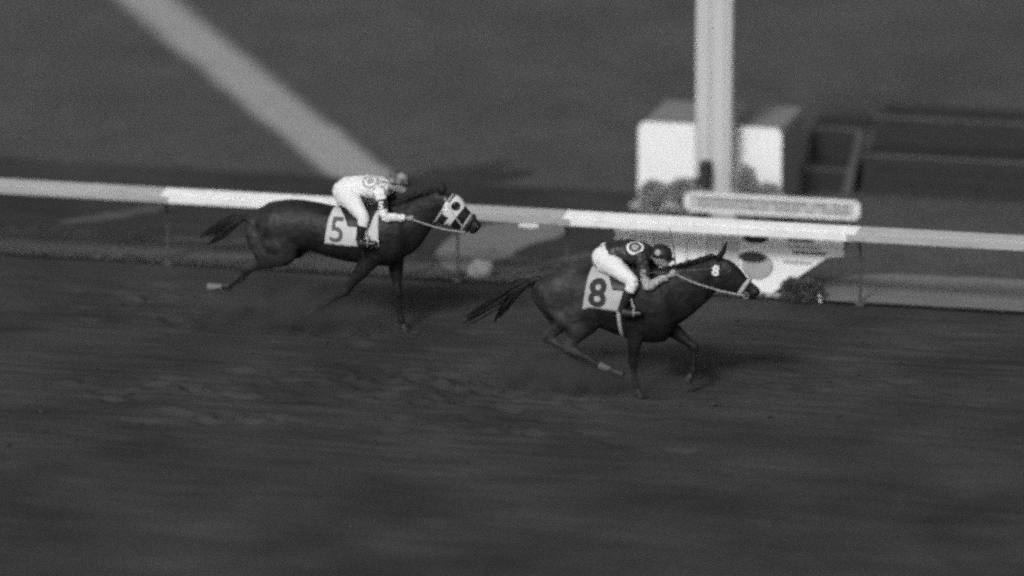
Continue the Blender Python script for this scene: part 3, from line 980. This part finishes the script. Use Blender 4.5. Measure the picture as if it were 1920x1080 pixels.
def bridle(root, bv, P, strap):
    """P: poll/cheek/nose positions in the head plane"""
    br = wrap_band('bridle', bv, P['nose_c'], P['axis'], .026, .005, strap, root)
    wrap_band('browband', bv, P['brow_c'], P['brow_axis'], .022, .005, strap, br)
    for s in (-1, 1):
        mb = MB(); pts = []
        for t in np.linspace(0, 1, 8):
            p = Vector(P['cheek0']).lerp(Vector(P['cheek1']), t)
            h = bv.ray_cast(Vector((p.x, s * .5, p.z)), Vector((0, -s, 0)), 1)[0]
            pts.append((p.x, (h.y if h is not None else s * .06) + s * .004, p.z))
        mb.tube(pts, .009, 6, 2)
        link('cheek_strap', mb.mesh('cheek_strap'), strap, br)
        mb = MB()
        q = pts[-1]
        ring = [(q[0] + .03 * math.cos(a), q[1] + s * .004, q[2] + .03 * math.sin(a)) for a in np.linspace(0, 2 * math.pi, 17)]
        mb.tube(ring, .005, 6, 1)
        link('bit_ring', mb.mesh('bit_ring'), M_STEEL, br)
    return br


def rein(root, bv, hand, bit, m, sagz=.03):
    for s in (-1, 1):
        pts = []
        for t in np.linspace(0, 1, 12):
            x = hand[0] + (bit[0] - hand[0]) * t
            z = hand[2] + (bit[2] - hand[2]) * t - sagz * math.sin(math.pi * t)
            y = s * (hand[1] + (bit[1] - hand[1]) * t)
            h = bv.ray_cast(Vector((x, s * .6, z)), Vector((0, -s, 0)), .6)[0]
            if h is not None and abs(h.y) + .010 > abs(y): y = s * (abs(h.y) + .010)
            pts.append((x, y, z))
        mb = MB(); mb.tube(pts, .0085, 6, 3)
        link('rein', mb.mesh('rein'), m, root)


def stirrup(root, top, foot, m):
    for s in (-1, 1):
        mb = MB()
        mb.tube([(top[0], s * top[1], top[2]), ((top[0] + foot[0]) / 2, s * (top[1] + foot[1]) / 2 + s * .01, (top[2] + foot[2]) / 2), (foot[0], s * foot[1], foot[2] + .10)], .010, 6, 3)
        st = link('stirrup_leather', mb.mesh('stirrup_leather'), m, root)
        mb = MB()
        y, x, z = s * foot[1], foot[0], foot[2]
        mb.tube([(x, y - .055, z), (x, y - .055, z + .05), (x, y - .03, z + .095), (x, y, z + .11), (x, y + .03, z + .095), (x, y + .055, z + .05), (x, y + .055, z), (x, y, z - .004), (x, y - .055, z)], .007, 6, 2)
        link('stirrup', mb.mesh('stirrup'), M_STEEL, st)


# number 8
cl8 = drape('saddle_cloth', bv8, -.43, .05, -.50, -.06, 1.22, -33, 213, .014, M_CLOTH8, horse8)
cb8 = bvh_of(cl8.data)
decal('digit', glyph('8', .42, .012), cb8, (-.335, -.3, 1.225), (1, 0, -.03), (.10, 0, 1), .004, M_NUM8, cl8)
sd8 = drape('saddle', bv8, -.30, .14, -.16, .10, 1.22, 12, 168, .030, M_LEATHER, horse8, .003, 18, 40, .012)
wrap_band('girth', bv8, (-.09, 0, 1.05), (1, 0, .05), .045, .010, M_STRAP, horse8, 0, 360, 60, 1.0)
br8 = bridle(horse8, bv8, dict(nose_c=(1.315, 0, 1.32), axis=(.8, 0, -.5), brow_c=(1.05, 0, 1.52), brow_axis=(.42, 0, -.9) if False else (.8, 0, -.45), cheek0=(1.04, 0, 1.60), cheek1=(1.325, 0, 1.245)), M_LEATHER)
nb = wrap_band('noseband', bv8, (1.30, 0, 1.33), (.80, 0, -.52), .05, .030, M_FLEECE, br8, 0, 360, 40, .5, .012)
nb['label'] = 'thick pale fleece noseband'
decal('digit', glyph('8', .155, .006), bv8, (.985, -.2, 1.52), (1, 0, -.10), (.04, 0, 1), .005, M_NUMW, br8)
rein(horse8, bv8, (.53, .10, 1.455), (1.325, .07, 1.245), M_STRAP)
stirrup(horse8, (.06, .30, 1.25), (.11, .335, 1.01), M_STRAP)

# number 5
cl5 = drape('saddle_cloth', bv5, -.45, .10, -.52, .14, 1.28, -31, 211, .014, M_CLOTH5, horse5)
cb5 = bvh_of(cl5.data)
decal('digit', glyph('5', .40, .004), cb5, (-.375, -.3, 1.29), (1, 0, -.02), (.06, 0, 1), .004, M_NUM5, cl5)
sd5 = drape('saddle', bv5, -.42, .10, -.24, .02, 1.28, 14, 166, .030, M_LEATHER, horse5, .003, 18, 40, .012)
wrap_band('girth', bv5, (-.06, 0, 1.15), (1, 0, 0), .05, .010, M_LEATHER, horse5, 0, 360, 60, 1.0)
br5 = bridle(horse5, bv5, dict(nose_c=(1.13, 0, 1.41), axis=(.8, 0, -.5), brow_c=(.89, 0, 1.61), brow_axis=(.8, 0, -.5), cheek0=(.88, 0, 1.70), cheek1=(1.13, 0, 1.305)), M_STRAP)
wrap_band('noseband', bv5, (1.165, 0, 1.395), (.80, 0, -.52), .055, .022, M_LEATHER, br5, 0, 360, 40, .5, .010)
# hood with eye openings
axis = Vector((.80, 0, -.60)).normalized()
Lv = Vector((0, 1, 0)); Nv = axis.cross(Lv)
hc = Vector((.935, 0, 1.585))
nu, nv = 26, 56
vs = []
for i in range(nu):
    cc = hc + axis * (-.030 + .165 * i / (nu - 1))
    for j in range(nv):
        a = 2 * math.pi * j / nv
        d = Lv * math.cos(a) + Nv * math.sin(a)
        h = outer_hit(bv5, cc, d, .24)
        vs.append((h if h is not None else cc + d * .1) + d * .008)
fs = []
for q in grid_faces(nu, nv, True):
    c = sum((vs[i] for i in q), Vector()) / 4
    if math.hypot(c.x - 1.02, c.z - 1.615) < .040 and abs(c.y) > .03: continue
    k = q[0] // nv
    c2 = c - hc
    under = c2.dot(Nv)
    if abs(under) > .10 and under * (1 if Nv.z < 0 else -1) > 0 and k < 15: continue   # jaw left open
    fs.append(q)
hood = link('hood', solid(mesh('hood', vs, fs), .004), M_HOOD, horse5)
hb = bvh_of(hood.data)
for s in (-1, 1):
    mb = MB()
    pts = []
    for a in np.linspace(0, 2 * math.pi, 15):
        p = Vector((1.02 + .043 * math.cos(a), 0, 1.615 + .043 * math.sin(a)))
        h = bv5.ray_cast(Vector((p.x, s * .5, p.z)), Vector((0, -s, 0)), .5)[0]
        pts.append((p.x, (h.y if h is not None else s * .05) + s * .012, p.z))
    mb.tube(pts, .010, 6, 1)
    link('eye_cup', mb.mesh('eye_cup'), M_LEATHER, hood)
decal('digit', glyph('5', .135, .007), bv5, (.905, -.2, 1.60), (1, 0, -.28), (.28, 0, 1), .016, M_NUMW, br5)
rein(horse5, bv5, (.52, .11, 1.43), (1.13, .065, 1.305), M_STRAP)
stirrup(horse5, (-.02, .31, 1.36), (.03, .335, 1.145), M_STRAP)


# ------------------------------------------------------------------ jockeys
def folds(me, amp, fr, seed):
    """press creases into cloth"""
    nr = [v.normal.copy() for v in me.vertices]
    for v, n in zip(me.vertices, nr):
        p = Vector((v.co.x * fr + v.co.z * fr * .6, v.co.y * fr * .6, v.co.z * fr - v.co.x * fr * .5)) + Vector((seed, seed, seed))
        k = 1 - abs(noise.noise(p)) * 2.2
        k = k * k * (1 if k > 0 else 0) + .6 * noise.noise(p * 2.3)
        v.co += n * amp * (k - .35)
    me.update()
    return me


def make_jockey(loc, label, J, mats):
    base = Vector((J['pelvis'][0], 0, J['seat_z']))
    root = tag(empty('person', Vector(loc) + base), label, 'person', 'jockeys crouched on the racehorses')

    def fin(mb):
        for v in mb.v: v -= base
        return mb
    V = Vector
    pel, mid, che, sho = [V((p[0], 0, p[1])) for p in (J['pelvis'], J['mid'], J['chest'], J['shoulder'])]
    hd = V((J['head'][0], 0, J['head'][1]))

    def torso(mb, e):
        mb.loft([(pel + V((-.10, 0, -.03)), .09 + e, .12 + e), (pel + V((-.02, 0, 0)), .135 + e, .165 + e), (pel.lerp(mid, .5), .130 + e, .155 + e), (mid, .120 + e, .150 + e), (che, .125 + e, .175 + e),
                 (sho, .100 + e, .185 + e), (sho + (sho - che).normalized() * .07, .05 + e, .10 + e)], n=18, sub=3)

    def arm(mb, s, e, t0=0, t1=1):
        sh = V((sho.x - .01, s * .175, sho.z - .01)); el = V((J['elbow'][0], s * J['elbow'][1], J['elbow'][2])); ha = V((J['hand'][0], s * J['hand'][1], J['hand'][2]))
        full = [(sh.lerp(che, .25), .062, .06), (sh, .064, .06), (sh.lerp(el, .5), .052, .05), (el, .043, .042), (el.lerp(ha, .35), .042, .040), (el.lerp(ha, .85), .027, .027), (ha, .024, .030)]
        mb.loft([(p, a + e, b + e) for p, a, b in full[t0:t1 if t1 > 1 else None]], n=12, sub=4)
        return sh, el, ha

    def limb(mb, s, e, part):
        hip = V((pel.x + .0, s * .10, pel.z - .03)); kn = V((J['knee'][0], s * J['knee'][1], J['knee'][2])); an = V((J['ankle'][0], s * J['ankle'][1], J['ankle'][2]))
        heel = V((J['heel'][0], s * J['heel'][1], J['heel'][2])); toe = V((J['toe'][0], s * J['toe'][1], J['toe'][2]))
        if part in ('all', 'thigh'):
            mb.loft([(hip + V((-.05, 0, 0)), .125 + e, .095 + e), (hip.lerp(kn, .25), .115 + e, .095 + e), (hip.lerp(kn, .6), .088 + e, .08 + e), (kn + (hip - kn).normalized() * .02, .066 + e, .064 + e), (kn + (kn - hip).normalized() * .035, .04 + e, .045 + e)], n=14, sub=4)
            mb.loft([(kn, .058 + e, .058 + e), (kn.lerp(an, .28), .058 + e, .056 + e), (kn.lerp(an, .5), .050 + e, .050 + e)], n=12, sub=3)
        if part in ('all', 'boot'):
            mb.loft([(kn.lerp(an, .36), .058 + e, .057 + e), (kn.lerp(an, .6), .052 + e, .052 + e), (an, .038 + e, .038 + e), (heel.lerp(an, .35), .042 + e, .036 + e)], n=12, sub=4)
            mb.loft([(heel, .036 + e, .030 + e), (heel.lerp(toe, .35), .045 + e, .038 + e), (heel.lerp(toe, .7), .034 + e, .042 + e), (toe, .020 + e, .030 + e)], n=12, sub=4)
    # continuous body
    b = MB()
    torso(b, -.012)
    neck0 = sho + V((.02, 0, .01))
    b.loft([(neck0, .06, .065), (neck0.lerp(hd, .5), .055, .055), (hd + V((-.02, 0, -.02)), .06, .06)], n=12, sub=3)
    b.blob(hd, (.098, .076, .112), Matrix.Rotation(R(J['tilt']), 3, 'Y'))
    rt = Matrix.Rotation(R(J['tilt']), 3, 'Y')
    F = lambda x, y, z: hd + rt @ V((x, y, z))
    b.blob(F(.055, 0, -.055), (.052, .050, .062), rt)                      # jaw
    b.loft([(F(.088, 0, .02), .012, .012), (F(.108, 0, -.012), .014, .014), (F(.112, 0, -.026), .013, .018), (F(.09, 0, -.034), .008, .012)], n=8, sub=2)   # nose
    b.blob(F(.098, 0, -.062), (.012, .024, .007), rt)                     # lips
    b.blob(F(.096, 0, -.073), (.011, .020, .007), rt)
    b.blob(F(.083, 0, .035), (.018, .05, .012), rt)                       # brow
    for s in (-1, 1):
        b.blob(F(-.005, s * .078, -.012), (.018, .010, .032), rt)         # ears
        sh, el, ha = arm(b, s, -.006)
        limb(b, s, -.008, 'all')
        d = (ha - el).normalized()
        side = V((0, -s, 0)); side = (side - d * side.dot(d)).normalized()   # towards the mane
        up = side.cross(d) if s > 0 else d.cross(side)
        if up.z < 0: up = -up
        pc = ha + d * .045
        b.loft([(ha - d * .01, .026, .022), (pc - d * .01, .036, .018), (pc + d * .035, .038, .016)], n=10, sub=3)
        for i, ln in enumerate((.040, .045, .042, .034)):                 # four fingers curled round the rein
            k0 = pc + d * .032 + up * (.028 - .0185 * i)
            k1 = k0 + d * ln * .55 + side * .012
            k2 = k1 + side * ln * .55 - d * ln * .15
            k3 = k2 - d * ln * .45 + side * .004
            b.tube([k0, k1, k2, k3], [.0098, .0092, .0088, .0075], 7, 2)
        t0 = pc + up * .030 - d * .02 + side * .004
        b.tube([t0, t0 + up * .012 + d * .025 + side * .014, t0 + d * .048 + side * .030 - up * .002], [.0115, .0105, .0085], 7, 2)
    me = remesh(fin(b), 'body', .0085, 2)
    body = link('body', me, M_SKIN, root)
    # jacket
    jb = MB(); torso(jb, .012)
    jm = jb
    for s in (-1, 1): arm(jm, s, .010, 0, 6)
    jm.loft([(sho + V((.0, 0, .02)), .085, .09), (sho + V((.055, 0, .03)), .068, .075)], n=12, sub=2)
    me = folds(remesh(fin(jm), 'jacket', .010, 3), .011, 13, 3.0)
    jk = link('jacket', me, [mats['jacket'], mats['sleeve']], root)
    el = V((J['elbow'][0], 0, J['elbow'][2])) - base
    for p in me.polygons:                                                 # lower sleeves
        c = p.center
        if J['sleeve_rule'](c + base): p.material_index = 1
    # breeches cover hips, thighs and knees
    bb = MB()
    bb.loft([(pel + V((-.115, 0, -.035)), .09, .12), (pel + V((-.03, 0, -.01)), .155, .185), (pel.lerp(mid, .30), .150, .172)], n=18, sub=4)
    for s in (-1, 1):
        limb(bb, s, .008, 'thigh')
        bb.blob((pel.x - .07, s * .075, pel.z - .01), (.105, .10, .125))
    link('breeches', folds(remesh(fin(bb), 'breeches', .010, 4), .0045, 11, 8.0), mats['breeches'], root)
    for s in (-1, 1):
        bo = MB(); limb(bo, s, .008, 'boot')
        an = V((J['ankle'][0], s * J['ankle'][1], J['ankle'][2])); kn = V((J['knee'][0], s * J['knee'][1], J['knee'][2]))
        link('boot', remesh(fin(bo), 'boot', .008, 3), M_BOOT, root)
    # cap with peak over a round helmet
    hm = MB()
    hm.blob(F(-.012, 0, .035), (.128, .106, .105), rt, 24, 14)
    cut = rt @ V((-.25, 0, 1)).normalized()
    pc = F(0, 0, .0)
    for v in hm.v:                                                        # flat rim
        dd = (v - pc).dot(cut)
        if dd < 0: v -= cut * dd
    cap = link('cap', fin(hm).mesh('cap'), mats['cap'], root)
    if J.get('cap_spot'):
        decal('cap_spot', disc2d(.036), bvh_of(cap.data), F(-.045, -.09, .055) - base, (1, 0, 0), (0, .25, 1), .003, M_STRAP, cap, .2)
    pk = MB(); pts = []
    for i in range(4):
        for j in range(13):
            a = R(-62 + 124 * j / 12)
            r = .112 + .055 * i / 3 * math.cos(a)
            pts.append(F(r * math.cos(a) - .012, r * .86 * math.sin(a), .030 - .012 * i / 3 + .0))
    pk.add(pts, grid_faces(4, 13)); fin(pk)
    link('peak', solid(pk.mesh('peak'), .005), mats['peak'], cap)
    mb = MB(); mb.blob(F(-.012, 0, .142), (.014, .014, .009), rt, 10, 6); link('button', fin(mb).mesh('button'), mats['peak'], cap)
    # goggles and chin strap
    gb = MB()
    for s in (-1, 1): gb.blob(F(.090, s * .032, .012), (.016, .030, .020), rt, 12, 8)
    gb.tube([F(.0, -.092, .03), F(.06, -.078, .018), F(.098, 0, .014), F(.06, .078, .018), F(.0, .092, .03)], .008, 6, 3)
    link('goggles', fin(gb).mesh('goggles'), mats['goggles'], root)
    cs = MB(); cs.tube([F(.02, -.088, .02), F(.05, -.064, -.06), F(.062, 0, -.118), F(.05, .064, -.06), F(.02, .088, .02)], .007, 6, 3)
    link('chin_strap', fin(cs).mesh('chin_strap'), mats['strap'], root)
    for s in (-1, 1):
        e = MB(); e.blob(F(.084, s * .03, .01), (.012, .012, .012), None, 10, 6); link('eye', fin(e).mesh('eye'), M_EYE, root)
    # arm band with the number
    jbv = bvh_of(me)
    for s in (-1, 1):
        sh = V((sho.x - .01, s * .175, sho.z - .01)) - base
        elb = V((J['elbow'][0], s * J['elbow'][1], J['elbow'][2])) - base
        c = sh.lerp(elb, .50)
        ab = wrap_band('arm_band', jbv, c, elb - sh, .115, .007, mats['band'], root, 0, 360, 26, .085, .003, (0, 1, 0))
        if s < 0:
            abv = bvh_of(ab.data)
            decal('digit', glyph(J['num'], .125, .006), abv, c + V((0, -.06, 0)), (1, 0, 0), (0, 0, 1), .003, mats['digit'], ab, .12)
    # ring badge on the back
    c = J['badge'] - base
    up = V((-.10, -.62, .78)).normalized()
    ux = V((1, 0, .05)); uy = up.cross(ux)
    bd = decal('back_badge', ring2d(.072, .098), jbv, c, ux, uy, .005, mats['ring'], root, .3)
    decal('badge_centre', disc2d(.045), jbv, c, ux, uy, .005, mats['badge'], bd, .3)
    for (x, y, z, r) in J.get('spots', ()):
        decal('silk_spot', disc2d(r, 18), jbv, V((x, y, z)) - base, V((1, 0, .05)), V((0, .6, .6)), .004, mats['badge'], jk, .3)
    return root


J8 = dict(pelvis=(-.27, 1.60), mid=(-.10, 1.665), chest=(.05, 1.655), shoulder=(.16, 1.645), head=(.345, 1.625), tilt=18, seat_z=1.5,
          elbow=(.235, .235, 1.33), hand=(.47, .115, 1.445), knee=(.085, .285, 1.385), ankle=(-.03, .325, 1.10), heel=(-.045, .335, 1.025), toe=(.20, .345, 1.045),
          num='8', badge=Vector((.07, -.10, 1.72)),
          sleeve_rule=lambda c: abs(c.y) > .09 and c.z < 1.47 and c.x > .16)
J5 = dict(pelvis=(-.30, 1.72), mid=(-.14, 1.765), chest=(.02, 1.765), shoulder=(.13, 1.76), head=(.315, 1.83), tilt=12, seat_z=1.6,
          elbow=(.20, .225, 1.475), hand=(.455, .125, 1.445), knee=(-.035, .285, 1.455), ankle=(-.08, .325, 1.22), heel=(-.10, .335, 1.155), toe=(.13, .345, 1.175),
          num='5', spots=((.10, -.15, 1.84, .020), (.13, -.10, 1.86, .024), (.07, -.19, 1.78, .018), (.145, -.16, 1.80, .020), (.16, -.06, 1.85, .022), (-.02, -.16, 1.79, .016)), badge=Vector((.0, -.10, 1.84)),
          sleeve_rule=lambda c: False)
J8['cap_spot'] = True
make_jockey((2.45, -4.35, -0.012), 'jockey in dark silks with white ring badge and white breeches crouched on horse number 8', J8,
            dict(jacket=M_SILKD, sleeve=M_SLEEVE, breeches=M_BREECH, cap=M_CAPD, peak=M_CAPD, goggles=M_STRAP, strap=M_STRAP, band=M_INK, digit=M_SLEEVE, ring=M_SILKW, badge=M_GREYINK))
make_jockey((-1.10, -2.35, -0.012), 'jockey in white silks with dark numbered armband and patterned cap crouched on horse number 5', J5,
            dict(jacket=M_SILKW, sleeve=M_SILKW, breeches=M_BREECH, cap=M_CAPP, peak=M_CAPD, goggles=M_INK, strap=M_STRAP, band=M_INK, digit=M_NUMW, ring=M_GREYINK, badge=M_GREYINK))

# whip held upright by the leading rider
mb = MB(); mb.tube([(0, 0, -.10), (-.002, 0, .05), (-.03, 0, .30), (-.075, 0, .54)], [.010, .009, .006, .004], 6, 3)
w = tag(link('whip', mb.mesh('whip'), M_LEATHER), 'thin dark whip held upright in the hand of the rider on horse number 8', 'whip')
w.location = (2.45 + .535, -4.35 - .10, 1.44)


# ------------------------------------------------------------------ dust hanging round the legs
def dust(loc, rad, dens, label):
    m = bpy.data.materials.new('dust_air'); m.use_nodes = True
    nt = m.node_tree; nt.nodes.clear()
    out = nt.nodes.new('ShaderNodeOutputMaterial'); pv = nt.nodes.new('ShaderNodeVolumePrincipled')
    pv.inputs['Color'].default_value = (.20, .20, .20, 1)
    tc = nt.nodes.new('ShaderNodeTexCoord')
    mp = nt.nodes.new('ShaderNodeMapping'); mp.inputs['Scale'].default_value = (1 / rad[0], 1 / rad[1], 1 / rad[2]); nt.links.new(tc.outputs['Object'], mp.inputs[0])
    ln = nt.nodes.new('ShaderNodeVectorMath'); ln.operation = 'LENGTH'; nt.links.new(mp.outputs[0], ln.inputs[0])
    fo = nt.nodes.new('ShaderNodeMapRange'); fo.interpolation_type = 'SMOOTHSTEP'; fo.inputs['From Min'].default_value = 1.0; fo.inputs['From Max'].default_value = .15; nt.links.new(ln.outputs['Value'], fo.inputs[0])
    nz = nt.nodes.new('ShaderNodeTexNoise'); nz.inputs['Scale'].default_value = 3.2; nz.inputs['Detail'].default_value = 4; nt.links.new(tc.outputs['Object'], nz.inputs[0])
    nr = nt.nodes.new('ShaderNodeMapRange'); nr.inputs['From Min'].default_value = .36; nr.inputs['From Max'].default_value = .68; nr.inputs['To Max'].default_value = dens; nt.links.new(nz.outputs[0], nr.inputs[0])
    mu = nt.nodes.new('ShaderNodeMath'); mu.operation = 'MULTIPLY'; nt.links.new(fo.outputs[0], mu.inputs[0]); nt.links.new(nr.outputs[0], mu.inputs[1])
    nt.links.new(mu.outputs[0], pv.inputs['Density']); nt.links.new(pv.outputs[0], out.inputs['Volume'])
    mb = MB(); mb.blob((0, 0, 0), rad, None, 24, 14)
    o = tag(link('dust_cloud', mb.mesh('dust_cloud'), m), label, 'dust', kind='stuff')
    o.location = loc


dust((-2.15, -2.35, .16), (1.75, .75, .52), 4.0, 'thin dust hanging round the legs of horse number 5')
dust((1.75, -4.35, .14), (1.75, .75, .48), 4.0, 'thin dust hanging round the legs of horse number 8')
